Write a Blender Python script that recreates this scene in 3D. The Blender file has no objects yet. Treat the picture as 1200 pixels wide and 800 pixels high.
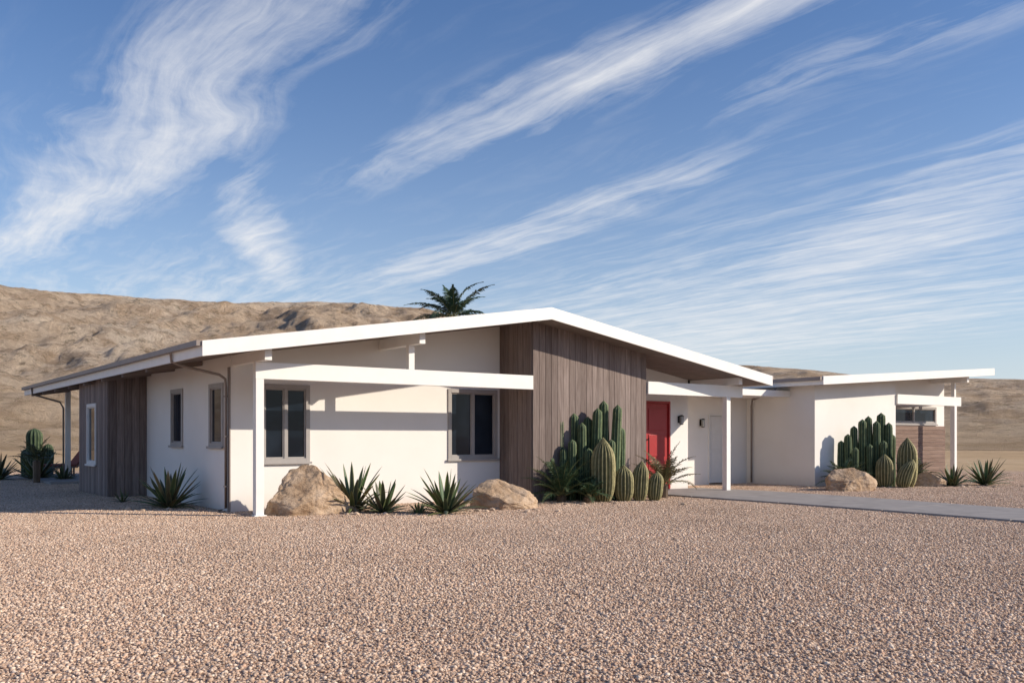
import bpy, math, random
import numpy as np
from mathutils import Vector, Matrix, noise
random.seed(7); np.random.seed(7)
S=bpy.context.scene
S.view_settings.view_transform='Standard'; S.view_settings.look='None'; S.view_settings.exposure=0
COL=S.collection
# ---------------------------------------------------------------- materials
class NT:
    def __init__(s,tree): s.t=tree; s.n=tree.nodes; s.l=tree.links
    def new(s,typ,**kw):
        nd=s.n.new(typ)
        for k,v in kw.items(): setattr(nd,k,v)
        return nd
    def link(s,a,b): s.l.new(a,b)
    def val(s,nd,i,v):
        if hasattr(v,'is_linked') or isinstance(v,bpy.types.NodeSocket): s.link(v,nd.inputs[i])
        else: nd.inputs[i].default_value=v
    def math(s,op,a,b=None,c=None,clamp=False):
        nd=s.new('ShaderNodeMath',operation=op); nd.use_clamp=clamp
        s.val(nd,0,a)
        if b is not None: s.val(nd,1,b)
        if c is not None: s.val(nd,2,c)
        return nd.outputs[0]
    def mix(s,f,a,b,mode='MIX'):
        nd=s.new('ShaderNodeMix',data_type='RGBA',blend_type=mode)
        s.val(nd,0,f)
        for i,v in ((6,a),(7,b)):
            if isinstance(v,tuple): v=(v[0],v[1],v[2],1)
            s.val(nd,i,v)
        return nd.outputs[2]
    def ramp(s,f,stops):
        nd=s.new('ShaderNodeValToRGB'); s.link(f,nd.inputs[0]); el=nd.color_ramp.elements
        while len(el)<len(stops): el.new(0.5)
        for e,(p,c) in zip(el,stops):
            e.position=p; e.color=(c[0],c[1],c[2],1) if isinstance(c,tuple) else (c,c,c,1)
        return nd.outputs[0]
    def noise(s,vec,scale,detail=5,rough=.55,dist=0,out=0):
        nd=s.new('ShaderNodeTexNoise'); s.link(vec,nd.inputs['Vector'])
        nd.inputs['Scale'].default_value=scale; nd.inputs['Detail'].default_value=detail
        nd.inputs['Roughness'].default_value=rough; nd.inputs['Distortion'].default_value=dist
        return nd.outputs[out]
    def mapping(s,vec,sc=(1,1,1),rot=(0,0,0)):
        nd=s.new('ShaderNodeMapping'); s.link(vec,nd.inputs[0]); nd.inputs['Scale'].default_value=sc; nd.inputs['Rotation'].default_value=rot
        return nd.outputs[0]
def mat(name,rough=.8,spec=.3):
    m=bpy.data.materials.new(name); m.use_nodes=True
    t=NT(m.node_tree); b=m.node_tree.nodes['Principled BSDF']
    b.inputs['Roughness'].default_value=rough; b.inputs['Specular IOR Level'].default_value=spec
    tc=t.new('ShaderNodeTexCoord').outputs['Object']
    return m,t,b,tc
def bump(t,b,h,strength=.3,dist=.02):
    nd=t.new('ShaderNodeBump'); nd.inputs['Strength'].default_value=strength; nd.inputs['Distance'].default_value=dist
    t.link(h,nd.inputs['Height']); t.link(nd.outputs[0],b.inputs['Normal'])
def simple(name,c,rough=.7,spec=.3,var=.12,scale=6,bs=.15,bd=.004,metal=0,bscale=60):
    m,t,b,tc=mat(name,rough,spec)
    n=t.noise(tc,scale,6)
    c1=tuple(x*(1-var) for x in c); c2=tuple(min(1,x*(1+var)) for x in c)
    t.link(t.ramp(n,[(.3,c1),(.7,c2)]),b.inputs['Base Color'])
    b.inputs['Metallic'].default_value=metal
    if bs: bump(t,b,t.noise(tc,bscale,4),bs,bd)
    return m
M={}
# stucco
m,t,b,tc=mat('white_stucco',.9,.15)
big=t.noise(tc,.7,5); fine=t.noise(tc,90,4,.6)
sep=t.new('ShaderNodeSeparateXYZ'); t.link(tc,sep.inputs[0])
low=t.math('SUBTRACT',1,t.math('DIVIDE',sep.outputs[2],.45),clamp=True)
low=t.math('MULTIPLY',t.math('MULTIPLY',low,low),t.noise(tc,5,5))
c=t.ramp(big,[(.3,(.785,.755,.715)),(.7,(.84,.815,.78))])
c=t.mix(t.math('MULTIPLY',low,.7,clamp=True),c,(.50,.40,.33))
t.link(c,b.inputs['Base Color']); bump(t,b,fine,.25,.006); M['stucco']=m
M['paint']=simple('white_trim_paint',(.84,.82,.785),.5,.4,.03,3,.08,.002,bscale=25)
M['soffit']=simple('soffit_paint',(.235,.195,.175),.8,.2,.12,3)
M['rooftop']=simple('roof_gravel',(.42,.38,.34),.95,.1,.25,30)
M['gutter']=simple('gutter_metal',(.27,.225,.20),.5,.4,.08,5,.05)
M['frame']=simple('window_frame',(.36,.335,.32),.5,.4,.05,5,.05)
M['framew']=simple('window_frame_white',(.7,.69,.67),.5,.4,.05,5,.05)
m,t,b,tc=mat('window_glass',.03,.25)
t.link(t.ramp(t.noise(tc,1.2,2),[(.35,(.006,.010,.017)),(.7,(.022,.034,.052))]),b.inputs['Base Color'])
bump(t,b,t.noise(tc,1.5,1),.05,.02); M['glass']=m
M['red']=simple('red_door_paint',(.36,.016,.018),.4,.5,.06,4,.05)
M['metal']=simple('dark_metal',(.03,.028,.026),.4,.5,.1,5,0,metal=.6)
M['door_white']=simple('white_door',(.72,.71,.69),.5,.4,.03,5,.05)
M['lampglass']=simple('frosted_glass',(.7,.68,.62),.4,.5,.03,5,0)
def wood(name,ca,cb,vertical=True):
    m,t,b,tc=mat(name,.8,.2)
    at=t.new('ShaderNodeAttribute'); at.attribute_name='bcol'
    v=t.new('ShaderNodeVectorMath',operation='ADD'); t.link(tc,v.inputs[0])
    sc=t.new('ShaderNodeVectorMath',operation='SCALE'); t.link(at.outputs['Color'],sc.inputs[0]); sc.inputs[3].default_value=37
    t.link(sc.outputs[0],v.inputs[1])
    g=t.noise(t.mapping(v.outputs[0],(14,14,.7) if vertical else (.7,14,14)),2.2,8,.65,.6)
    fine=t.noise(t.mapping(v.outputs[0],(60,60,1.5) if vertical else (1.5,60,60)),2,4)
    base=t.mix(at.outputs['Fac'],ca,cb)
    c=t.mix(t.ramp(g,[(.38,0.),(.68,1.)]),t.mix(1,base,(.60,.57,.55),'MULTIPLY'),base)
    c=t.mix(t.math('MULTIPLY',fine,.5),c,t.mix(1,c,(1.35,1.33,1.31),'MULTIPLY'))
    t.link(c,b.inputs['Base Color']); bump(t,b,t.math('ADD',g,fine),.35,.006)
    return m
M['wood']=wood('weathered_wood',(.18,.143,.130),(.36,.295,.27))
M['woodh']=wood('cedar_wood',(.22,.15,.125),(.35,.255,.21),False)
M['concrete']=simple('concrete',(.32,.295,.28),.85,.2,.14,2.5,.2,.004)
def vcm(name,rough=.7,spec=.3,nscale=8,namt=.3,sub=0,bs=.0):
    m,t,b,tc=mat(name,rough,spec)
    at=t.new('ShaderNodeAttribute'); at.attribute_name='bcol'
    n=t.noise(tc,nscale,5)
    c=t.mix(1,at.outputs['Color'],t.ramp(n,[(.3,1-namt),(.7,1+namt*.6)]),'MULTIPLY')
    t.link(c,b.inputs['Base Color'])
    if bs: bump(t,b,t.noise(tc,nscale*6,4),bs,.01)
    return m
M['leaf']=vcm('plant_leaf',.5,.4,5,.3)
M['cactus']=vcm('cactus_skin',.7,.25,9,.3,bs=.3)
m,t,b,tc=mat('gravel_pebble',.85,.2)
at=t.new('ShaderNodeAttribute'); at.attribute_name='bcol'
gp=t.new('ShaderNodeNewGeometry').outputs['Position']
c=t.mix(1,at.outputs['Color'],t.ramp(t.noise(gp,.4,5,.6),[(.32,(.86,.84,.82)),(.68,(1.08,1.07,1.05))]),'MULTIPLY')
t.link(c,b.inputs['Base Color']); M['pebble']=m
m,t,b,tc=mat('boulder_rock',.9,.15)
n1=t.noise(tc,2.2,8,.65,.6); n2=t.noise(tc,14,8,.7)
c=t.ramp(n1,[(.3,(.31,.195,.115)),(.47,(.50,.355,.235)),(.7,(.66,.51,.38))])
c=t.mix(t.ramp(n2,[(.5,0.),(.7,.6)]),c,(.25,.165,.11))
t.link(c,b.inputs['Base Color']); bump(t,b,t.math('ADD',n2,t.noise(tc,4,6)),.8,.06); M['rock']=m
M['bark']=simple('palm_bark',(.2,.15,.1),.9,.1,.3,9,.5,.03)
# ground
m,t,b,tc=mat('gravel_ground',.95,.1)
vo=t.new('ShaderNodeTexVoronoi'); t.link(tc,vo.inputs['Vector']); vo.inputs['Scale'].default_value=38
sp=t.new('ShaderNodeSeparateColor'); t.link(vo.outputs['Color'],sp.inputs[0])
pc=t.ramp(sp.outputs[0],[(0,(.32,.205,.145)),(.4,(.53,.375,.275)),(.8,(.67,.50,.38)),(1,(.80,.67,.53))])
pc=t.mix(t.ramp(vo.outputs['Distance'],[(.35,0.),(.8,.6)]),pc,(.28,.185,.13))
ln=t.noise(tc,.35,5)
pc=t.mix(1,pc,t.ramp(ln,[(.3,(.88,.86,.84)),(.7,(1.06,1.05,1.05))]),'MULTIPLY')
dn=t.noise(tc,.02,8,.65); dn2=t.noise(tc,.5,8,.7)
dc=t.ramp(dn,[(.3,(.44,.29,.15)),(.55,(.56,.40,.24)),(.75,(.64,.49,.33))])
dc=t.mix(t.ramp(dn2,[(.5,0.),(.66,.55)]),dc,(.26,.185,.10))
ln_=t.new('ShaderNodeVectorMath',operation='LENGTH'); t.link(tc,ln_.inputs[0])
f=t.math('ADD',ln_.outputs['Value'],t.math('MULTIPLY',t.noise(tc,.1,6),14))
f=t.math('DIVIDE',t.math('SUBTRACT',f,50),5,clamp=True)
t.link(t.mix(f,pc,dc),b.inputs['Base Color'])
bump(t,b,t.math('SUBTRACT',1,vo.outputs['Distance']),.7,.015); M['ground']=m
# hills
m,t,b,tc=mat('desert_hill',1,.05)
n1=t.noise(tc,.014,9,.65,.5); n2=t.noise(tc,.06,12,.80,.4); n3=t.noise(tc,.22,10,.8)
c=t.ramp(n1,[(.3,(.74,.55,.38)),(.5,(.86,.68,.50)),(.7,(.93,.79,.63))])
c=t.mix(t.ramp(n2,[(.46,0.),(.57,.75)]),c,(.50,.345,.225))
c=t.mix(t.ramp(n3,[(.53,0.),(.60,.75)]),c,(.29,.215,.145))
sx=t.new('ShaderNodeSeparateXYZ'); t.link(tc,sx.inputs[0])
lowf=t.math('SUBTRACT',1,t.math('DIVIDE',sx.outputs[2],16),clamp=True)
c=t.mix(t.math('MULTIPLY',lowf,.5),c,(.64,.46,.28))
t.link(c,b.inputs['Base Color']); bump(t,b,t.math('ADD',t.math('MULTIPLY',n2,4),n3),1,1.9); M['hill']=m

# ---------------------------------------------------------------- mesh builder
class MB:
    def __init__(s): s.v=[];s.f=[];s.c=[];s.m=[]
    def add(s,vs,fs,col=(1,1,1),mi=0):
        o=len(s.v); s.v+= [tuple(x) for x in vs]
        cols = col if isinstance(col,list) else [col]*len(vs)
        s.c+=cols
        for f in fs: s.f.append(tuple(i+o for i in f)); s.m.append(mi)
    def hexa(s,p,col=(1,1,1),mi=0):
        s.add(p,[(0,3,2,1),(4,5,6,7),(0,1,5,4),(1,2,6,5),(2,3,7,6),(3,0,4,7)],col,mi)
    def box(s,x0,x1,y0,y1,z0,z1,col=(1,1,1),mi=0):
        s.hexa([(x0,y0,z0),(x1,y0,z0),(x1,y1,z0),(x0,y1,z0),(x0,y0,z1),(x1,y0,z1),(x1,y1,z1),(x0,y1,z1)],col,mi)
    def tube(s,pts,radii,n=8,col=(1,1,1),cap=True):
        vs=[];fs=[];N=len(pts)
        for i,p in enumerate(pts):
            p=Vector(p); a=Vector(pts[max(i-1,0)]); b_=Vector(pts[min(i+1,N-1)]); d=(b_-a).normalized()
            up=Vector((0,0,1)) if abs(d.z)<.95 else Vector((1,0,0))
            x=d.cross(up).normalized(); y=d.cross(x)
            for k in range(n):
                an=2*math.pi*k/n; vs.append(p+(x*math.cos(an)+y*math.sin(an))*radii[i])
        for i in range(N-1):
            for k in range(n):
                fs.append((i*n+k,i*n+(k+1)%n,(i+1)*n+(k+1)%n,(i+1)*n+k))
        if cap: fs.append(tuple(range(n))); fs.append(tuple((N-1)*n+k for k in range(n)))
        s.add(vs,fs,col)
    def obj(s,name,mats,parent=None,smooth=False,bevel=0,loc=None):
        me=bpy.data.meshes.new(name); me.from_pydata(s.v,[],s.f)
        if not isinstance(mats,list): mats=[mats]
        for mm in mats: me.materials.append(mm)
        me.polygons.foreach_set('material_index',s.m)
        ca=me.color_attributes.new('bcol','FLOAT_COLOR','POINT')
        ca.data.foreach_set('color',np.array([(c[0],c[1],c[2],1) for c in s.c],dtype=np.float32).ravel())
        if smooth: me.polygons.foreach_set('use_smooth',[True]*len(me.polygons))
        me.update()
        ob=bpy.data.objects.new(name,me); COL.objects.link(ob)
        if parent: ob.parent=parent
        if loc: ob.location=loc
        if bevel:
            bv=ob.modifiers.new('bevel','BEVEL'); bv.width=bevel; bv.segments=2; bv.limit_method='ANGLE'
        return ob
def empty(name,loc=(0,0,0),rot=0):
    e=bpy.data.objects.new(name,None); COL.objects.link(e); e.location=loc; e.rotation_euler=(0,0,rot); e.empty_display_size=.3; return e

# ---------------------------------------------------------------- house
TH=math.radians(36.37); OX,OY=-4.8,17.3
U=Vector((math.cos(TH),math.sin(TH),0)); V=Vector((-math.sin(TH),math.cos(TH),0))
def W(x,y,z=0): return Vector((OX,OY,0))+U*x+V*y+Vector((0,0,z))
H=empty('desert_house',(OX,OY,0),TH)
RX,RZ,SL,RT=6.53,4.40,.158,.22
def ztop(x): return RZ-SL*abs(x-RX)
def zun(x): return ztop(x)-RT
def wallx(mb,x0,x1,y0,y1,zf,ops=(),br=(),z0=0):
    cuts=sorted(set([x0,x1]+[o[0] for o in ops]+[o[1] for o in ops]+[c for c in br if x0<c<x1]))
    for a,c in zip(cuts,cuts[1:]):
        op=[o for o in ops if o[0]<=a+1e-6 and o[1]>=c-1e-6]
        segs=[(z0,None)] if not op else [(z0,op[0][2]),(op[0][3],None)]
        for lo,hi in segs:
            if hi is not None and hi-lo<1e-4: continue
            ha=zf(a) if hi is None else hi; hc=zf(c) if hi is None else hi
            mb.hexa([(a,y0,lo),(c,y0,lo),(c,y1,lo),(a,y1,lo),(a,y0,ha),(c,y0,hc),(c,y1,hc),(a,y1,ha)])
def wally(mb,y0,y1,x0,x1,h,ops=()):
    cuts=sorted(set([y0,y1]+[o[0] for o in ops]+[o[1] for o in ops]))
    for a,c in zip(cuts,cuts[1:]):
        op=[o for o in ops if o[0]<=a+1e-6 and o[1]>=c-1e-6]
        for lo,hi in ([(0,h)] if not op else [(0,op[0][2]),(op[0][3],h)]):
            mb.box(x0,x1,a,c,lo,hi)
def window(name,ax,a0,a1,face,z0,z1,panes=2,fm='frame',sgn=-1,fw=.06):
    mb=MB()
    def bx(u0,u1,d0,d1,zz0,zz1,mi=0):
        if ax=='x': mb.box(u0,u1,face+d0,face+d1,zz0,zz1,mi=mi)
        else: mb.box(face+d0,face+d1,u0,u1,zz0,zz1,mi=mi)
    o=.03
    bx(a0-o,a0+fw,-.03,.07,z0-o,z1+o); bx(a1-fw,a1+o,-.03,.07,z0-o,z1+o)
    bx(a0+fw,a1-fw,-.03,.07,z1-fw,z1+o); bx(a0+fw,a1-fw,-.03,.07,z0-o,z0+fw)
    bx(a0-o-.03,a1+o+.03,-.07,-.033,z0-o-.03,z0-o+.02)
    for k in range(1,panes):
        c=a0+(a1-a0)*k/panes; bx(c-.03,c+.03,-.02,.065,z0+fw,z1-fw)
    for k in range(panes):
        p0=a0+(a1-a0)*k/panes; p1=a0+(a1-a0)*(k+1)/panes
        l=p0+(fw if k==0 else .03); r=p1-(fw if k==panes-1 else .03)
        s=.028
        bx(l,l+s,.0,.05,z0+fw,z1-fw);bx(r-s,r,.0,.05,z0+fw,z1-fw);bx(l+s,r-s,.0,.05,z0+fw,z0+fw+s);bx(l+s,r-s,.0,.05,z1-fw-s,z1-fw)
        bx(l+s,r-s,.022,.03,z0+fw+s,z1-fw-s,1)
    mb.obj(name,[M[fm],M['glass']],H,bevel=.004)
# walls
FW=1.28; LX=-.09; BX=-1.0
mb=MB()
zf=lambda x: zun(x)+.05
fwops=[(.56,1.57,1.0,2.56),(5.07,6.42,1.0,2.6),(10.5,12.42,0,2.5)]
wallx(mb,LX,13.15,FW,FW+.2,zf,fwops,[RX])
wally(mb,FW+.2,7.45,LX,LX+.2,zun(LX)+.03,[(1.7,2.52,1.32,2.58),(4.42,5.28,1.32,2.58)])
wally(mb,7.45,15,LX,LX+.2,zun(LX)+.03)
wally(mb,FW+.2,15,12.95,13.15,zun(13.15)+.03)
wallx(mb,LX,13.15,15,15.2,zf,[],[RX])
mb.obj('walls',M['stucco'],H)
window('front_window','x',.56,1.57,FW,1.0,2.56)
window('entry_side_window','x',5.07,6.42,FW,1.0,2.6)
window('side_window','y',1.7,2.52,LX,1.32,2.58,1)
window('side_window_2','y',4.42,5.28,LX,1.32,2.58,1)
mb=MB(); mb.box(LX-.025,LX-.003,FW-.02,FW+.10,0,2.9); mb.obj('corner_trim',M['gutter'],H)
# wood volumes (boards)
def boards_x(mb,x0,x1,yf,zfun,bw=.185,ops=()):
    n=max(1,round((x1-x0)/bw)); w=(x1-x0)/n
    for i in range(n):
        a=x0+i*w+.004; c=x0+(i+1)*w-.004; r=random.random(); j=random.uniform(0,.008)
        col=(r,random.random(),random.random()); z0=.02
        mb.hexa([(a,yf-j-.02,z0),(c,yf-j-.02,z0),(c,yf,z0),(a,yf,z0),(a,yf-j-.02,zfun(a)),(c,yf-j-.02,zfun(c)),(c,yf,zfun(c)),(a,yf,zfun(a))],col)
def boards_y(mb,y0,y1,xf,h,bw=.185,ops=()):
    n=max(1,round((y1-y0)/bw)); w=(y1-y0)/n
    for i in range(n):
        a=y0+i*w+.004; c=y0+(i+1)*w-.004; j=random.uniform(0,.008)
        col=(random.random(),random.random(),random.random())
        segs=[(.02,h)]
        for o in ops:
            if a>=o[0]-.1 and c<=o[1]+.1: segs=[(.02,o[2]),(o[3],h)]
        for lo,hi in segs: mb.box(xf-j-.02,xf,a,c,lo,hi,col)
mb=MB()
boards_x(mb,6.55,10.2,0.0,lambda x:zun(x)+.02)
boards_y(mb,0.005,1.275,6.55,zun(6.55)+.02)
mb.obj('wood_cladding',M['wood'],H,bevel=.003)
mb=MB(); wallx(mb,6.555,10.2,.005,1.27,lambda x:zun(x)+.01,[],[]); mb.obj('wood_wall_core',M['gutter'],H)
mb=MB(); 
n=7
for i in range(n):
    a=.0+i*1.27/n; mb.box(10.203,10.225,a+.004,a+1.27/n-.004,.02,zun(10.2),(random.random(),random.random(),random.random()))
mb.obj('wood_cladding_return',M['wood'],H)
mb=MB()
hB=zun(BX)+.02
boards_x(mb,BX,LX-.004,7.45,lambda x:zun(x)+.02)
boards_y(mb,7.455,10.8,BX,hB,ops=[(8.75,9.65,.75,2.35)])
mb.obj('side_wood_cladding',M['wood'],H,bevel=.003)
mb=MB(); wallx(mb,BX+.003,LX-.003,7.453,10.8,lambda x:zun(x)+.01); mb.obj('side_bay_core',M['gutter'],H)
window('bay_window','y',8.7,9.7,BX-.02,.8,2.35,1,'framew')
# roof
mb=MB(); Y0,Y1=-.7,18.2; XL,XR=-1.25,14.3
for a,c in ((XL,RX),(RX,XR)):
    mb.hexa([(a,Y0,zun(a)),(c,Y0,zun(c)),(c,Y1,zun(c)),(a,Y1,zun(a)),(a,Y0,ztop(a)-.03),(c,Y0,ztop(c)-.03),(c,Y1,ztop(c)-.03),(a,Y1,ztop(a)-.03)])
mb.obj('roof_deck',M['soffit'],H)
mb=MB()
for a,c in ((XL,RX),(RX,XR)):
    mb.hexa([(a,Y0,ztop(a)-.03),(c,Y0,ztop(c)-.03),(c,Y1,ztop(c)-.03),(a,Y1,ztop(a)-.03),(a,Y0,ztop(a)-.004),(c,Y0,ztop(c)-.004),(c,Y1,ztop(c)-.004),(a,Y1,ztop(a)-.004)])
mb.obj('roof_surface',M['rooftop'],H)
mb=MB()
for yy0,yy1 in ((Y0-.045,Y0-.002),(Y1+.002,Y1+.045)):
    for a,c in ((XL-.04,RX),(RX,XR+.04)):
        mb.hexa([(a,yy0,zun(a)-.03),(c,yy0,zun(c)-.03),(c,yy1,zun(c)-.03),(a,yy1,zun(a)-.03),(a,yy0,ztop(a)+.02),(c,yy0,ztop(c)+.02),(c,yy1,ztop(c)+.02),(a,yy1,ztop(a)+.02)])
for a,c in ((XL-.04,XL-.002),(XR+.002,XR+.04)):
    mb.box(a,c,Y0-.0015,Y1+.0015,zun(XL)-.03,ztop(XL))
mb.obj('roof_fascia',M['paint'],H)
mb=MB()
for yy in np.arange(3,18,2.0):
    for a,c in ((XL,LX-.01),(13.16,XR)):
        mb.hexa([(a,yy,zun(a)-.1),(c,yy,zun(c)-.1),(c,yy+.09,zun(c)-.1),(a,yy+.09,zun(a)-.1),(a,yy,zun(a)-.002),(c,yy,zun(c)-.002),(c,yy+.09,zun(c)-.002),(a,yy+.09,zun(a)-.002)])
mb.obj('rafters',M['soffit'],H)
mb=MB(); z=ztop(XL)+.02; gh=.085
for xa in (XL-.135,XR+.045):
    mb.box(xa,xa+.09,Y0,Y1,z-gh-.01,z-gh); mb.box(xa,xa+.012,Y0,Y1,z-gh,z); mb.box(xa+.078,xa+.09,Y0,Y1,z-gh,z)
    mb.box(xa,xa+.09,Y0-.012,Y0,z-gh-.01,z)
mb.obj('gutter',M['gutter'],H)
# beams, posts, purlins
mb=MB()
mb.box(-.08,6.525,-.07,.07,2.6,2.92)
mb.box(10.23,13.9,-.07,.07,2.6,2.92)
mb.obj('porch_beam',M['paint'],H,bevel=.006)
mb=MB()
mb.box(-.08,.08,-.0799,.0799,0,2.597); mb.box(13.22,13.38,-.0799,.0799,0,2.597)
mb.box(-.12,.12,-.12,.12,0,.03); mb.box(13.18,13.42,-.12,.12,0,.03)
mb.box(-.1,.06,17.7,17.86,0,zun(0)); mb.box(6.4,6.56,17.7,17.86,0,zun(6.5)); mb.box(13,13.16,17.7,17.86,0,zun(13))
mb.obj('porch_post',M['paint'],H,bevel=.006)
mb=MB()
for x in (0.0,3.3,13.3):
    zz=zun(x)-.004; zb=max(2.923,zz-.24)
    if x==0.0 or x==13.3: zb=2.923
    s=SL*.07*(1 if x<RX else -1)
    mb.hexa([(x-.07,-.5,zb),(x+.07,-.5,zb),(x+.07,FW,zb),(x-.07,FW,zb),(x-.07,-.5,zz-s),(x+.07,-.5,zz+s),(x+.07,FW,zz+s),(x-.07,FW,zz-s)])
mb.box(3.23,3.37,-.06,.06,2.923,zun(3.3)-.246)
mb.obj('roof_purlin',M['paint'],H,bevel=.006)
# downspouts
mb=MB()
mb.tube([(-1.33,1.0,3.08),(-1.32,1.0,2.93),(-1.1,1.06,2.86),(-.3,1.31,2.74),(-.17,1.35,2.66),(-.155,1.36,2.5),(-.155,1.36,.08),(-.3,1.36,.03)],[.027]*8,10)
mb.tube([(16.75,1.0,3.0),(16.8,1.1,2.9),(17.25,2.3,2.7),(17.33,2.4,2.5),(17.33,2.4,.05)],[.03]*5,10)
mb.tube([(-1.33,16.5,3.08),(-1.3,16.6,2.9),(-.3,17.6,2.7),(-.16,17.78,2.5),(-.16,17.78,.05)],[.03]*5,10)
mb.obj('downspout',M['gutter'],H,smooth=True)
mb=MB()
for z_ in (.5,1.5,2.3):
    mb.box(-.19,-.093,1.325,1.395,z_,z_+.03)
mb.obj('downspout_strap',M['gutter'],H)
# entry
mb=MB()
mb.box(10.5,10.56,FW-.02,FW+.08,0.06,2.5); mb.box(12.36,12.42,FW-.02,FW+.08,.06,2.5); mb.box(10.56,12.36,FW-.02,FW+.08,2.44,2.5)
mb.obj('entry_door_frame',M['red'],H)
for k,(a,c) in enumerate(((10.565,11.455),(11.465,12.355))):
    mb=MB(); mb.box(a,c,FW+.02,FW+.065,.07,2.435)
    for z0,z1 in ((.25,.85),(.97,1.57),(1.69,2.29)):
        mb.box(a+.13,c-.13,FW+.005,FW+.018,z0,z1)
    mb.obj('red_door_leaf_%d'%(k+1),M['red'],H,bevel=.006)
mb=MB(); mb.tube([(11.54,FW-.05,.8),(11.54,FW-.05,1.5)],[.015,.015],8); mb.box(11.52,11.56,FW-.05,FW+.02,.85,.88); mb.box(11.52,11.56,FW-.05,FW+.02,1.42,1.45)
mb.obj('door_handle',M['metal'],H)
def sconce(x,y,z):
    mb=MB(); mb.box(x-.05,x+.05,y-.015,y-.001,z-.1,z+.1); mb.box(x-.012,x+.012,y-.09,y-.012,z+.05,z+.075)
    mb.tube([(x,y-.1,z+.13),(x,y-.1,z+.10),(x,y-.1,z+.09)],[.02,.075,.075],12)
    mb.tube([(x,y-.1,z-.13),(x,y-.1,z-.15)],[.06,.04],12)
    for a in range(4):
        an=a*math.pi/2+.4; mb.tube([(x+.055*math.cos(an),y-.1+.055*math.sin(an),z-.13),(x+.06*math.cos(an),y-.1+.06*math.sin(an),z+.095)],[.005,.005],5)
    mb.obj('sconce_frame',M['metal'],H)
    mb=MB(); mb.tube([(x,y-.1,z-.128),(x,y-.1,z+.088)],[.042,.048],12); mb.obj('sconce_glass',M['lampglass'],H,smooth=True)
sconce(12.78,FW,2.0)
# breezeway
mb=MB(); wallx(mb,13.155,17.395,2.65,2.85,lambda x:2.74,[(15.6,16.4,0,2.17)]); mb.obj('breezeway_wall',M['stucco'],H)
mb=MB(); mb.box(15.55,15.6,2.62,2.75,0.06,2.22); mb.box(16.4,16.45,2.62,2.75,.06,2.22); mb.box(15.6,16.4,2.62,2.75,2.17,2.22); mb.box(15.605,16.395,2.69,2.73,.06,2.165)
for z0,z1 in ((.25,1.0),(1.12,2.0)): mb.box(15.72,16.28,2.678,2.689,z0,z1)
mb.obj('side_door',M['door_white'],H,bevel=.004)
mb=MB(); mb.box(13.155,17.395,.95,6,2.745,2.93); mb.obj('breezeway_roof',M['paint'],H)
mb=MB(); mb.tube([(16.3,2.6,1.05),(16.3,2.68,1.05)],[.025,.025],10); mb.obj('side_door_knob',M['metal'],H)
sconce(15.2,2.65,1.95)
# right wing
WX0,WX1=16.85,26.95; wz=lambda x:3.27+(x-WX0)*.067; wu=lambda x:wz(x)-.2
mb=MB()
wallx(mb,17.4,21.8,.07,.27,lambda x:wu(x)+.03)
wally(mb,.27,8,17.4,17.6,wu(17.4)+.02)
wally(mb,.27,.9,21.6,21.8,wu(21.6)+.02)
wallx(mb,21.6,26.4,.9,1.1,lambda x:wu(x)+.03,[(22.9,25.8,1.98,2.56)])
wally(mb,1.1,8,26.2,26.4,wu(26.2)+.02)
wallx(mb,17.4,26.4,8,8.2,lambda x:wu(x)+.03)
mb.obj('garage_walls',M['stucco'],H)
window('clerestory_window','x',22.9,25.8,.9,1.98,2.56,2)
mb=MB(); zz=.02
while zz<1.88:
    mb.box(21.83,26.42,.872-random.uniform(0,.006),.897,zz,zz+.138,(random.random(),random.random(),random.random())); zz+=.145
mb.obj('horizontal_cladding',M['woodh'],H,bevel=.003)
def slabx(mb,x0,x1,y0,y1,za,zb):
    mb.hexa([(x0,y0,za(x0)),(x1,y0,za(x1)),(x1,y1,za(x1)),(x0,y1,za(x0)),(x0,y0,zb(x0)),(x1,y0,zb(x1)),(x1,y1,zb(x1)),(x0,y1,zb(x0))])
mb=MB(); slabx(mb,WX0,WX1,-.6,8.8,wu,lambda x:wz(x)-.03); mb.obj('garage_roof_deck',M['soffit'],H)
mb=MB(); slabx(mb,WX0,WX1,-.6,8.8,lambda x:wz(x)-.03,lambda x:wz(x)-.004); mb.obj('garage_roof_surface',M['rooftop'],H)
mb=MB(); slabx(mb,WX0-.04,WX1+.04,-.645,-.602,lambda x:wu(x)-.03,lambda x:wz(x)+.02); slabx(mb,WX0-.04,WX1+.04,8.802,8.845,lambda x:wu(x)-.03,lambda x:wz(x)+.02)
mb.box(WX0-.04,WX0-.002,-.6015,8.8015,wu(WX0)-.03,wz(WX0)); mb.box(WX1+.002,WX1+.04,-.6015,8.8015,wu(WX1)-.03,wz(WX1))
mb.obj('garage_roof_fascia',M['paint'],H)
mb=MB(); xa=WX0-.15; z=wz(WX0); mb.box(xa,xa+.108,-.6,8.8,z-.1,z-.085); mb.box(xa,xa+.012,-.6,8.8,z-.085,z+.0); mb.box(xa,xa+.108,-.612,-.6,z-.1,z); mb.obj('garage_gutter',M['gutter'],H)
mb=MB(); mb.box(21.803,25.9,-.0,.14,2.6,2.92); mb.box(25.42,25.58,-.01,.15,0,2.597)
x=25.5; zz=wu(x)-.004; mb.box(x-.07,x+.07,-.45,.897,zz-.22,zz-.006); mb.box(x-.06,x+.06,.01,.13,2.923,zz-.223)
mb.box(x-.12,x+.12,-.05,.19,0,.03)
mb.obj('garage_porch_frame',M['paint'],H,bevel=.005)
mb=MB(); mb.box(-1.0,13.2,15.2,21,.0,.08); mb.obj('patio_slab',M['concrete'],H)

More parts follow.
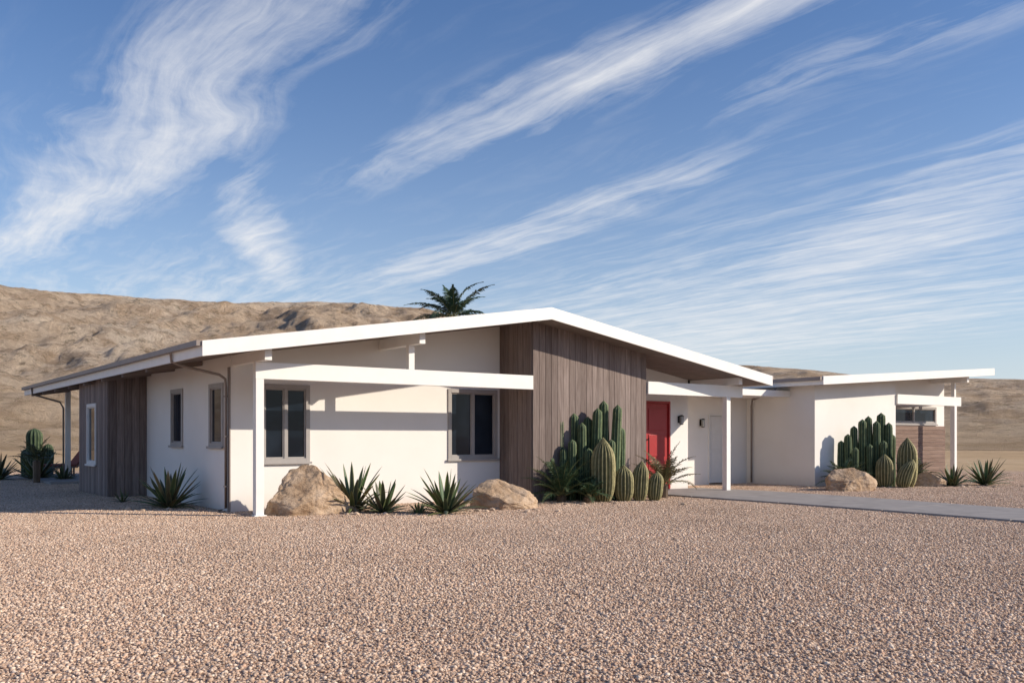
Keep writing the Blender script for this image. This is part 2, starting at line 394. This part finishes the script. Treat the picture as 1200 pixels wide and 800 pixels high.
# ---------------------------------------------------------------- ground, path, hills
mb=MB(); R=4000; mb.add([(-R,-R,0),(R,-R,0),(R,R,0),(-R,R,0)],[(0,1,2,3)]); mb.obj('ground',M['ground'])
P=empty('concrete_path',(OX,OY,0),TH); mb=MB()
edge=[(1.27,10.6,13.6),(-1.2,10.6,13.9),(-3.8,10.6,13.7),(-6.4,10.5,13.3),(-9,10.3,13.0),(-11.6,10.1,12.8),(-14.2,9.8,12.6),(-17,9.5,12.4),(-20,9.2,12.2)]
for (ya,a0,a1),(yb,b0,b1) in zip(edge,edge[1:]):
    yb2=yb+.02
    mb.hexa([(b0,yb2,-.02),(b1,yb2,-.02),(a1,ya,-.02),(a0,ya,-.02),(b0,yb2,.045),(b1,yb2,.045),(a1,ya,.045),(a0,ya,.045)])
mb.obj('slab',M['concrete'],P,bevel=.008)
# gravel tiles
def ico():
    import bmesh
    bm=bmesh.new(); bmesh.ops.create_icosphere(bm,subdivisions=1,radius=1)
    v=np.array([x.co[:] for x in bm.verts]); f=np.array([[q.index for q in x.verts] for x in bm.faces]); bm.free(); return v,f
IV,IF=ico()
pal=np.array([(.62,.45,.335),(.69,.52,.395),(.52,.365,.265),(.77,.61,.48),(.36,.245,.18),(.64,.50,.395),(.84,.71,.58),(.63,.425,.31)])
pw=np.array([.24,.20,.17,.11,.11,.08,.03,.06])
def tile(seed,T=2.0,N=7600):
    rs=np.random.RandomState(seed)
    c=np.stack([rs.uniform(-T/2,T/2,N),rs.uniform(-T/2,T/2,N),rs.uniform(-.002,.007,N)],1)
    r=np.clip(rs.lognormal(math.log(.0096),.36,N),.0045,.021)
    sc=np.stack([r*rs.uniform(.85,1.35,N),r*rs.uniform(.8,1.2,N),r*rs.uniform(.5,.85,N)],1)
    an=rs.uniform(0,6.28,N); 
    v=IV[None]*(1+rs.uniform(-.22,.22,(N,12,1)))*sc[:,None,:]
    tl=rs.uniform(-.5,.5,N)[:,None]; vy=v[...,1]*np.cos(tl)-v[...,2]*np.sin(tl); vz=v[...,1]*np.sin(tl)+v[...,2]*np.cos(tl)
    ca,sa=np.cos(an)[:,None],np.sin(an)[:,None]
    x=v[...,0]*ca-vy*sa; yv=v[...,0]*sa+vy*ca
    v=np.stack([x,yv,vz],2)+c[:,None,:]
    f=(IF[None]+(np.arange(N)*12)[:,None,None]).reshape(-1,3)
    me=bpy.data.meshes.new('gravel_patch'); v=v.reshape(-1,3)
    me.vertices.add(len(v)); me.vertices.foreach_set('co',v.astype(np.float32).ravel())
    me.loops.add(len(f)*3); me.loops.foreach_set('vertex_index',f.astype(np.int32).ravel())
    me.polygons.add(len(f)); me.polygons.foreach_set('loop_start',np.arange(0,len(f)*3,3,dtype=np.int32)); me.polygons.foreach_set('loop_total',np.full(len(f),3,dtype=np.int32))
    me.update(calc_edges=True)
    k=pal[rs.choice(len(pal),N,p=pw/pw.sum())]*rs.uniform(.82,1.1,(N,1))
    k=np.concatenate([k,np.ones((N,1))],1); k=np.repeat(k,12,0)
    a=me.color_attributes.new('bcol','FLOAT_COLOR','POINT'); a.data.foreach_set('color',k.astype(np.float32).ravel())
    me.materials.append(M['pebble']); return me
tiles=[tile(i) for i in range(4)]
G=empty('gravel')
def inhouse(x,y):
    d=Vector((x-OX,y-OY,0)); a=d.dot(U); c=d.dot(V); return (0.9<a<12 and 2.5<c<14) or (18.6<a<25.3 and 2<c<7)
for i in range(-12,13):
    for j in range(0,19):
        x,y=i*2.0,j*2.0+1
        if abs(x)>y*.62+5 or inhouse(x,y): continue
        o=bpy.data.objects.new('patch',random.choice(tiles)); COL.objects.link(o); o.parent=G
        o.location=(x,y,random.uniform(0,.002)); o.rotation_euler=(0,0,random.choice([0,1,2,3])*math.pi/2)
# hills
def prof(tt):
    xs=[-3,-1,-.56,-.47,-.38,-.3,-.22,-.16,-.1,-.04,0,.1,.19,.28,.33,.42,.5,.56,.8,2]
    ys=[.13,.16,.165,.157,.151,.147,.148,.146,.140,.130,.120,.093,.081,.077,.073,.063,.064,.063,.066,.06]
    return float(np.interp(tt,xs,ys))
mb=MB(); NA,NR=900,190; r0,r1,rr=110,760,480
vs=[];fs=[]
for ia in range(NA+1):
    az=math.radians(-75+150*ia/NA)
    tt=math.tan(az); tgt=prof(tt)*max(math.cos(az),.35)
    base=tgt*rr; col=[]
    for ir in range(NR+1):
        r=r0+(r1-r0)*(ir/NR); x,y=r*math.sin(az),r*math.cos(az)
        s=(r-r0)/(rr-r0)
        if s<=1: e=s*s*(3-2*s)*.6+.4*s**1.6
        else: e=max(0,1-((r-rr)/(r1-rr))**1.6*1.05)
        w_=noise.noise(Vector((x*.01,y*.01,9)))*14
        p=Vector(((x+w_)*.017,(y+w_)*.0075,3.1))
        rf=noise.ridged_multi_fractal(p,.95,2.1,7,1.0,2.0)-1.1
        nf=noise.fractal(Vector((x*.06,y*.04,0)),.7,2.1,7)
        ed=max(0,min(1,s*2.5))*(1 if s<1 else e)
        k=.72 if s<.75 else .72-.6*min(1,(s-.75)/.2)
        z=base*e+ed*(base/60)*(rf*9*k+nf*2.2*(.3+.9*k))
        col.append([x,y,z,r])
    mx=max((c[2]-1.5)/c[3] for c in col)
    vs.append((col,mx,tgt))
mxs=np.array([v[1] for v in vs]); ker=np.ones(25)/25; sm=np.convolve(np.pad(mxs,12,mode='edge'),ker,mode='valid')
flat=[]
for (col,mx,tgt),s_ in zip(vs,sm):
    f_=tgt/(.4*mx+.6*s_)
    for c in col: flat.append((c[0],c[1],c[2]*f_ if c[3]>r0+1 else -.5))
for ia in range(NA):
    for ir in range(NR):
        a=ia*(NR+1)+ir; fs.append((a,a+NR+1,a+NR+2,a+1))
mb.add(flat,fs); mb.obj('hills',M['hill'],smooth=True)

# ---------------------------------------------------------------- plants
def agave(name,loc,r,h,n=34,seed=0,w=.05,green=(.095,.125,.06),edge=(.30,.30,.14)):
    rs=random.Random(seed); mb=MB()
    for i in range(n):
        k=i/n; az=i*2.39996+rs.uniform(-.2,.2); lean=math.radians(8+74*k**.8)+rs.uniform(-.1,.1)
        L=math.hypot(r*math.sin(lean),h*math.cos(lean))*rs.uniform(.85,1.12); bend=rs.uniform(.15,.75)*(.4+k)
        ww=w*rs.uniform(.8,1.2); segs=7; pos=Vector((0,0,.02)); vs=[];cs=[];fs=[]
        dh=Vector((math.cos(az),math.sin(az),0)); side=Vector((-math.sin(az),math.cos(az),0))
        g=tuple(c*rs.uniform(.75,1.3) for c in green)
        if rs.random()<.08: g=(.25,.2,.10)
        pos+=dh*.03
        for s in range(segs+1):
            q=s/segs; an=lean+bend*(q**1.8); d=dh*math.sin(an)+Vector((0,0,1))*math.cos(an)
            nrm=d.cross(side).normalized()*-1
            wd=ww*(.65+1.2*q)*(1-q)**.75*1.25+.001 if q>0 else ww*.8
            cup=wd*.45
            for sd,cc in ((-1,edge),(-.75,g),(0,tuple(x*.8 for x in g)),(.75,g),(1,edge)):
                vs.append(pos+side*wd*sd+nrm*(cup*abs(sd)*1.0)); cs.append(cc)
            pos=pos+d*(L/segs)
        for s in range(segs):
            for c in range(4): fs.append((s*5+c,s*5+c+1,s*5+c+6,s*5+c+5))
        mb.add(vs,fs,cs)
    return mb.obj(name,M['leaf'],smooth=True,loc=(loc[0],loc[1],0))
def rib_column(mb,x,y,r,h,ribs=11,lean=(0,0),base=(.055,.095,.05),tip=(.20,.235,.12),barrel=False,seed=0,z0=0):
    rs=random.Random(seed); n=ribs*4; R=[];N=22 if not barrel else 18
    vs=[];cs=[];fs=[]
    ph=rs.uniform(0,6)
    for i in range(N+1):
        q=i/N; z=h*q
        if barrel: prof_=(1-abs(2*q-.9)**3.2*.62 if q<.95 else .4) ; prof_*= math.sqrt(max(0,1-max(0,(q-.72)/.28)**2)) 
        else:
            dz=max(0,(z-(h-r*1.3))/(r*1.3)); prof_=(.86+.14*min(1,q*6))*math.sqrt(max(0,1-dz*dz))*(1+.05*math.sin(q*9+ph))
        for k in range(n):
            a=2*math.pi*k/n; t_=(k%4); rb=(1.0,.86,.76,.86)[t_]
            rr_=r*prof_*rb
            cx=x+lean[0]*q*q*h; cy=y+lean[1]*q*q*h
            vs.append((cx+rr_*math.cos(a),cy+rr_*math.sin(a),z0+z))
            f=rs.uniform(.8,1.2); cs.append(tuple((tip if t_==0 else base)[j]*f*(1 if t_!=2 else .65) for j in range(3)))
    for i in range(N):
        for k in range(n): fs.append((i*n+k,i*n+(k+1)%n,(i+1)*n+(k+1)%n,(i+1)*n+k))
    fs.append(tuple(N*n+k for k in range(n)))
    mb.add(vs,fs,cs)
    step=.055 if not barrel else .05; zz=.04
    while zz<h*.99:
        q=zz/h; i=min(N-1,int(q*N))
        for k in range(0,n,4):
            if rs.random()<.25: continue
            p=Vector(vs[i*n+k]).lerp(Vector(vs[(i+1)*n+k]),q*N-i)
            a=2*math.pi*k/n
            for _ in range(2):
                d=Vector((math.cos(a)+rs.uniform(-.8,.8),math.sin(a)+rs.uniform(-.8,.8),rs.uniform(-.5,.9))).normalized()*rs.uniform(.02,.04)
                sd=Vector((-d.y,d.x,0)).normalized()*.0022
                mb.add([p-sd,p+sd,p+d],[(0,1,2)],(.55,.47,.30))
        zz+=step
def cactus(name,loc,cols,**kw):
    mb=MB()
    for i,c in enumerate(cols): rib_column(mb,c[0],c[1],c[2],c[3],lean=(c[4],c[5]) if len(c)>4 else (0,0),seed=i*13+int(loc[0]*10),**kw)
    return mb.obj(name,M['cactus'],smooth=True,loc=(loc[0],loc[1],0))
def frond(mb,base,az,el,L,droop,lw,ll,n=22,col=(.06,.10,.045),rs=random,sag=.3,rach=(.2,.19,.08)):
    dh=Vector((math.cos(az),math.sin(az),0)); side=Vector((-math.sin(az),math.cos(az),0)); p=Vector(base); pts=[p.copy()]
    ang=el
    for i in range(n):
        q=i/n; ang=el-droop*q**1.4; d=dh*math.cos(ang)+Vector((0,0,1))*math.sin(ang); p=p+d*(L/n); pts.append(p.copy())
        if i>n*.12:
            l=ll*math.sin(min(1,q*1.05+.08)*math.pi*.93+.12)+.03
            nr=side.cross(d).normalized()
            if nr.z<0: nr=-nr
            for sd in (-1,1):
                for hh in (0,.5):
                    o=p-d*(L/n*hh)
                    dd=(side*sd*.85+d*rs.uniform(.45,.75)+nr*rs.uniform(0,.35)).normalized()*l*rs.uniform(.85,1.1)
                    e=o+dd+Vector((0,0,-sag*l)); mid=o+dd*.5; wv=d*lw
                    f=rs.uniform(.7,1.35); c=tuple(x*f for x in col)
                    mb.add([o-wv*.5,o+wv*.5,mid+wv*.6,e,mid-wv*.6],[(0,1,2,4),(4,2,3)],c)
    mb.tube(pts,[.012*(1-.8*i/n)*(L/1.2) for i in range(n+1)],5,rach,cap=False)
def cycad(name,loc,L=.8,n=16,seed=0,col=(.055,.095,.045),z=.12):
    rs=random.Random(seed); mb=MB()
    mb.tube([(0,0,0),(0,0,z),(0,0,z+.06)],[.11,.12,.04],9,(.12,.08,.05))
    for i in range(n):
        k=i/n; frond(mb,(0,0,z),i*2.4+rs.uniform(-.2,.2),math.radians(78-62*k+rs.uniform(-6,6)),L*rs.uniform(.8,1.1),rs.uniform(.6,1.2),.018,.15*L/.8,18,col,rs)
    return mb.obj(name,M['leaf'],loc=(loc[0],loc[1],0))
def boulder(name,loc,w,d,h,seed,rot=0):
    import bmesh
    bm=bmesh.new(); bmesh.ops.create_icosphere(bm,subdivisions=6,radius=1)
    o=Vector((seed*7.3,seed*3.1,0)); rs=random.Random(seed)
    planes=[(Vector((rs.uniform(-1,1),rs.uniform(-1,1),rs.uniform(-.3,1))).normalized(),rs.uniform(.55,.82)) for _ in range(15)]
    for v in bm.verts:
        p=v.co.copy()
        for n_,dd in planes:
            e=p.dot(n_)-dd
            if e>0: p-=n_*e*.95
        p*=1+.12*noise.noise(v.co*1.3+o)+.07*noise.fractal(v.co*3+o,.8,2,6)+.025*abs(noise.noise(v.co*7+o))
        v.co=Vector((p.x*w*.66,p.y*d*.66,(p.z+.42)*h/1.15))
    me=bpy.data.meshes.new(name); bm.to_mesh(me); bm.free(); me.materials.append(M['rock'])
    me.polygons.foreach_set('use_smooth',[True]*len(me.polygons))
    ob=bpy.data.objects.new(name,me); COL.objects.link(ob); ob.location=(loc[0],loc[1],-.03); ob.rotation_euler=(0,0,rot); return ob
boulder('boulder',(-3.93,17.95),1.5,1.0,.80,3,.3)
boulder('boulder',(-.14,19.3),1.42,.9,.52,5,.1)
boulder('boulder',(9.45,25.8),1.4,1.0,.62,8,.5)
boulder('boulder',(12.7,28.0),.9,.7,.45,11,0)
# loose cobbles round the beds
rs=random.Random(99); mb=MB()
import bmesh
for cx,cy,sx_,sy_,nn in ((-3.2,17.7,1.2,.35,16),(-.4,18.6,1.4,.4,16),(2.0,20.6,1.6,.4,22),(10.6,26.8,2.0,.5,20),(-7.5,18.9,.9,.4,8),(13.5,27.4,1.5,.4,10),(-16.5,31,2,.6,10)):
    for _ in range(nn):
        r=rs.uniform(.025,.075); px_,py_=cx+rs.gauss(0,sx_*.6),cy+rs.gauss(0,sy_*.7)
        vv=[(px_+v[0]*r*rs.uniform(.9,1.3),py_+v[1]*r*rs.uniform(.8,1.2),r*.3+v[2]*r*rs.uniform(.5,.8)) for v in IV]
        f=rs.uniform(.6,1.1); mb.add(vv,[tuple(q) for q in IF.tolist()],tuple(x*f for x in (.60,.46,.35)))
mb.obj('cobbles',M['pebble'])
agave('agave',(-7.24,19.3),.75,.95,44,1)
agave('agave',(-3.2,18.35),.78,1.12,42,2)
agave('agave',(-2.55,18.1),.52,.68,32,3)
agave('agave',(-1.3,17.95),.76,.92,42,4)
agave('agave',(-1.82,17.9),.25,.25,18,5,w=.025)
agave('agave',(-16.6,32.0),1.0,1.15,44,6,w=.07)
agave('agave',(-18.0,32.0),.9,.95,36,7,w=.065)
agave('agave',(-15.3,31.2),.5,.55,26,12,w=.05)
agave('agave',(13.45,27.9),.6,.7,34,8)
agave('agave',(14.7,28.4),.8,.92,42,9)
agave('agave',(-8.95,21.0),.28,.3,18,10,w=.02)
# main cactus bed
cactus('columnar_cactus',(1.6,21.8),[(-.74,.15,.10,1.5),(-.62,.0,.10,1.7),(-.46,-.05,.115,1.95),(-.3,.15,.11,1.75),(-.12,.1,.12,2.08),(.06,-.1,.11,1.85),(.22,.15,.12,2.0),(.40,.0,.12,2.2,.02,0),(.60,.15,.125,2.38),(.86,.05,.12,2.28,.03,0),(1.02,.2,.11,1.75),(-.38,-.25,.1,1.25),(.5,-.2,.11,1.5),(.75,-.15,.1,1.45),(-.18,-.25,.1,1.45),(.2,-.3,.1,1.25),(-.68,-.25,.09,1.05)],ribs=9)
kw=dict(base=(.15,.15,.07),tip=(.42,.37,.20),barrel=True)
cactus('barrel_cactus',(2.12,21.25),[(0,0,.29,1.5,.0,0)],ribs=18,**kw)
cactus('barrel_cactus',(2.62,21.4),[(0,0,.24,.85),(.38,.1,.2,.95,.06,0),(.75,.2,.19,.7,.1,0)],ribs=16,**kw)
cycad('cycad_plant',(1.15,21.1),1.15,30,21)
cycad('cycad_plant',(1.75,20.9),.65,16,22)
cycad('cycad_plant',(3.75,22.6),1.1,18,23,(.14,.12,.05),.3)
# right bed
cactus('columnar_cactus',(10.9,27.8),[(-.68,0,.12,1.6),(-.46,.1,.12,1.85),(-.24,0,.13,2.05),(-.02,.1,.12,2.15),(.17,-.05,.12,2.0),(.37,.1,.13,2.25),(.56,0,.12,1.95),(.7,.1,.11,1.6),(-.1,-.2,.1,1.3),(-.85,.1,.11,1.4),(-.55,-.25,.1,1.2),(.3,-.25,.11,1.4)],ribs=9)
cactus('barrel_cactus',(11.85,27.4),[(0,0,.29,1.5),(-.25,-.3,.23,.85,.35,0),(-.72,-.1,.26,1.0)],ribs=16,**kw)
cycad('cycad_plant',(9.9,27.2),.95,20,31)
cycad('cycad_plant',(12.6,28.6),.95,16,32,(.10,.11,.05))
# far left cactus behind the agave
cactus('columnar_cactus',(-18.5,35.5),[(-.05,0,.30,1.85),(.38,.2,.2,1.25),(-.44,.1,.18,1.05)],ribs=12,base=(.045,.075,.04),tip=(.12,.15,.08))
cycad('cycad_plant',(-15.6,30.0),.9,14,33,(.08,.09,.04),.7)
# palm tree
def palm(loc,hgt):
    rs=random.Random(5); mb=MB()
    pts=[(.0+.25*math.sin(q*1.2),0,hgt*q) for q in np.linspace(0,1,24)]
    P_=empty('palm_tree',(loc[0],loc[1],0))
    mb.tube(pts,[.19*(1.25-.45*q)+(.012 if int(q*100)%2 else 0) for q in np.linspace(0,1,24)],12,(.2,.15,.10)); mb.obj('trunk',M['bark'],P_,smooth=True)
    mb=MB(); top=pts[-1]
    for i in range(30):
        k=i/30; frond(mb,top,i*2.4+rs.uniform(-.3,.3),math.radians(78-110*k+rs.uniform(-9,9)),2.2*rs.uniform(.7,1.15),rs.uniform(.6,1.4),.045,.45,26,(.035,.07,.04),rs,.35)
    mb.obj('crown',M['leaf'],P_)
palm((-2.9,42),6.95)
# lounge chairs on the patio
M['fabric']=simple('cushion_fabric',(.30,.10,.07),.9,.1)
def lounger(loc,rot,z=.08):
    E=empty('lounge_chair',(loc[0],loc[1],z),rot); mb=MB(); wd=.62
    for y in (-wd/2,wd/2-.05):
        mb.box(0,1.25,y,y+.05,.30,.36)
        for x in (.05,1.15): mb.box(x,x+.05,y,y+.05,.0,.30)
        mb.hexa([(1.25,y,.30),(1.3,y,.30),(1.3,y+.05,.30),(1.25,y+.05,.30),(1.75,y,.88),(1.8,y,.86),(1.8,y+.05,.86),(1.75,y+.05,.88)])
    for i in range(12): mb.box(.03+i*.103,.11+i*.103,-wd/2+.052,wd/2-.052,.335,.355)
    for i in range(6):
        x=1.3+i*.083; z_=.36+i*.092; mb.hexa([(x,-.25,z_),(x+.05,-.25,z_+.05),(x+.05,.25,z_+.05),(x,.25,z_),(x-.015,-.25,z_+.015),(x+.035,-.25,z_+.065),(x+.035,.25,z_+.065),(x-.015,.25,z_+.015)])
    mb.obj('frame',M['woodh'],E)
    mb=MB(); mb.box(.03,1.24,-.25,.25,.358,.43); mb.hexa([(1.25,-.24,.37),(1.31,-.24,.33),(1.31,.24,.33),(1.25,.24,.37),(1.68,-.24,.92),(1.74,-.24,.88),(1.74,.24,.88),(1.68,.24,.92)])
    mb.obj('cushion',M['fabric'],E,bevel=.02)
for a,bb in ((-.7,19.6),(-.6,20.6)):
    p=W(a,bb); lounger((p.x,p.y),TH+.2)

# ---------------------------------------------------------------- light & sky
sd=Vector((.985,-.17,0)).normalized(); el=math.radians(27)
sunv=Vector((sd.x*math.cos(el),sd.y*math.cos(el),math.sin(el)))
L=bpy.data.lights.new('sun','SUN'); L.energy=5.0; L.angle=math.radians(.55); L.color=(1,.885,.73)
lo=bpy.data.objects.new('sun',L); COL.objects.link(lo); lo.rotation_euler=(-sunv).to_track_quat('-Z','Y').to_euler(); lo.location=(20,-5,30)
wd=bpy.data.worlds.new('World'); S.world=wd; wd.use_nodes=True
t=NT(wd.node_tree); bg=wd.node_tree.nodes['Background']
sk=t.new('ShaderNodeTexSky',sky_type='NISHITA'); sk.sun_disc=False; sk.sun_elevation=el; sk.sun_rotation=math.atan2(sd.x,sd.y); sk.altitude=300; sk.air_density=1.0; sk.dust_density=.4; sk.ozone_density=3.0
tc=t.new('ShaderNodeTexCoord').outputs['Generated']
sx=t.new('ShaderNodeSeparateXYZ'); t.link(tc,sx.inputs[0])
z=t.math('MAXIMUM',sx.outputs[2],.03)
px=t.math('DIVIDE',sx.outputs[0],z); py=t.math('DIVIDE',sx.outputs[1],z)
a=t.math('SUBTRACT',t.math('MULTIPLY',px,.55),t.math('MULTIPLY',py,.835))
bq=t.math('ADD',t.math('MULTIPLY',px,.835),t.math('MULTIPLY',py,.55))
def comb(x,y,zz=0):
    nd=t.new('ShaderNodeCombineXYZ'); t.val(nd,0,x); t.val(nd,1,y); t.val(nd,2,zz); return nd.outputs[0]
wv=t.noise(comb(t.math('MULTIPLY',a,.35),t.math('MULTIPLY',bq,.6)),1,2,.45)
wv2=t.noise(comb(t.math('MULTIPLY',a,.9),t.math('MULTIPLY',bq,1.8),5.),1,3,.55)
bw=t.math('ADD',bq,t.math('ADD',t.math('MULTIPLY',t.math('SUBTRACT',wv,.5),.6),t.math('MULTIPLY',t.math('SUBTRACT',wv2,.5),.34)))
n1=t.noise(comb(t.math('MULTIPLY',a,.55),t.math('MULTIPLY',bw,4.2)),1,9,.6,.1)
n2=t.noise(comb(t.math('MULTIPLY',a,1.3),t.math('MULTIPLY',bw,17),3.),1,7,.62,.1)
n3=t.noise(comb(t.math('MULTIPLY',a,2.2),t.math('MULTIPLY',bw,4.5),8.),1,9,.66,.25)
tex=t.math('ADD',t.math('ADD',t.math('MULTIPLY',n1,.42),t.math('MULTIPLY',n2,.27)),t.math('MULTIPLY',n3,.35))
masks=None
for a0,la,b0,lb,tilt,amp in ((-4.3,2.9,.62,.24,.09,1.05),(-2.0,1.25,1.60,.17,.07,1.0),(-4.2,1.8,2.5,.26,-.05,.9),(-4.9,1.5,1.66,.15,-.38,1.0),(-3.0,1.8,4.3,.6,-.6,.95),(-6.5,4.,6.5,2.6,-.4,.9),(-8.,3.,2.2,1.8,-.1,.7),(-1.0,.6,.75,.25,0,.3),(-4.,1.,.1,.18,0,.75),(-1.5,.8,2.1,.13,0,.45)):
    da=t.math('SUBTRACT',a,a0)
    db=t.math('SUBTRACT',t.math('SUBTRACT',bw,b0),t.math('MULTIPLY',da,tilt))
    e=t.math('ADD',t.math('POWER',t.math('ABSOLUTE',t.math('DIVIDE',da,la)),2.),t.math('POWER',t.math('ABSOLUTE',t.math('DIVIDE',db,lb)),2.))
    g=t.math('MULTIPLY',t.math('EXPONENT',t.math('MULTIPLY',e,-1)),amp)
    masks=g if masks is None else t.math('MAXIMUM',masks,g)
cl=t.math('ADD',t.math('MULTIPLY',masks,.66),t.math('MULTIPLY',t.math('SUBTRACT',tex,.52),2.9))
cl=t.math('MULTIPLY',t.math('DIVIDE',t.math('SUBTRACT',cl,.06),.95,clamp=True),t.math('MINIMUM',t.math('MULTIPLY',masks,2.5),1))
cl=t.math('MULTIPLY',t.math('POWER',cl,1.1),.9)
hs=t.new('ShaderNodeHueSaturation'); hs.inputs['Hue'].default_value=.508; hs.inputs['Saturation'].default_value=1.2; hs.inputs['Value'].default_value=1.16; t.link(sk.outputs[0],hs.inputs['Color'])
hz=t.math('MINIMUM',t.math('MULTIPLY',t.math('EXPONENT',t.math('MULTIPLY',z,-7.2)),1.1),.9)
skc=t.mix(hz,hs.outputs[0],(5.6,6.2,6.9))
skc=t.mix(cl,skc,(7.9,7.9,8.0))
t.link(skc,bg.inputs[0]); bg.inputs[1].default_value=.113

# ---------------------------------------------------------------- camera
cd=bpy.data.cameras.new('camera'); cam=bpy.data.objects.new('camera',cd); COL.objects.link(cam)
cam.location=(0,0,1.5); cam.rotation_euler=(math.radians(90),0,0)
cd.sensor_width=36; cd.lens=1071/1200*36; cd.shift_y=112/1200; cd.clip_end=9000; cd.clip_start=.05
S.camera=cam
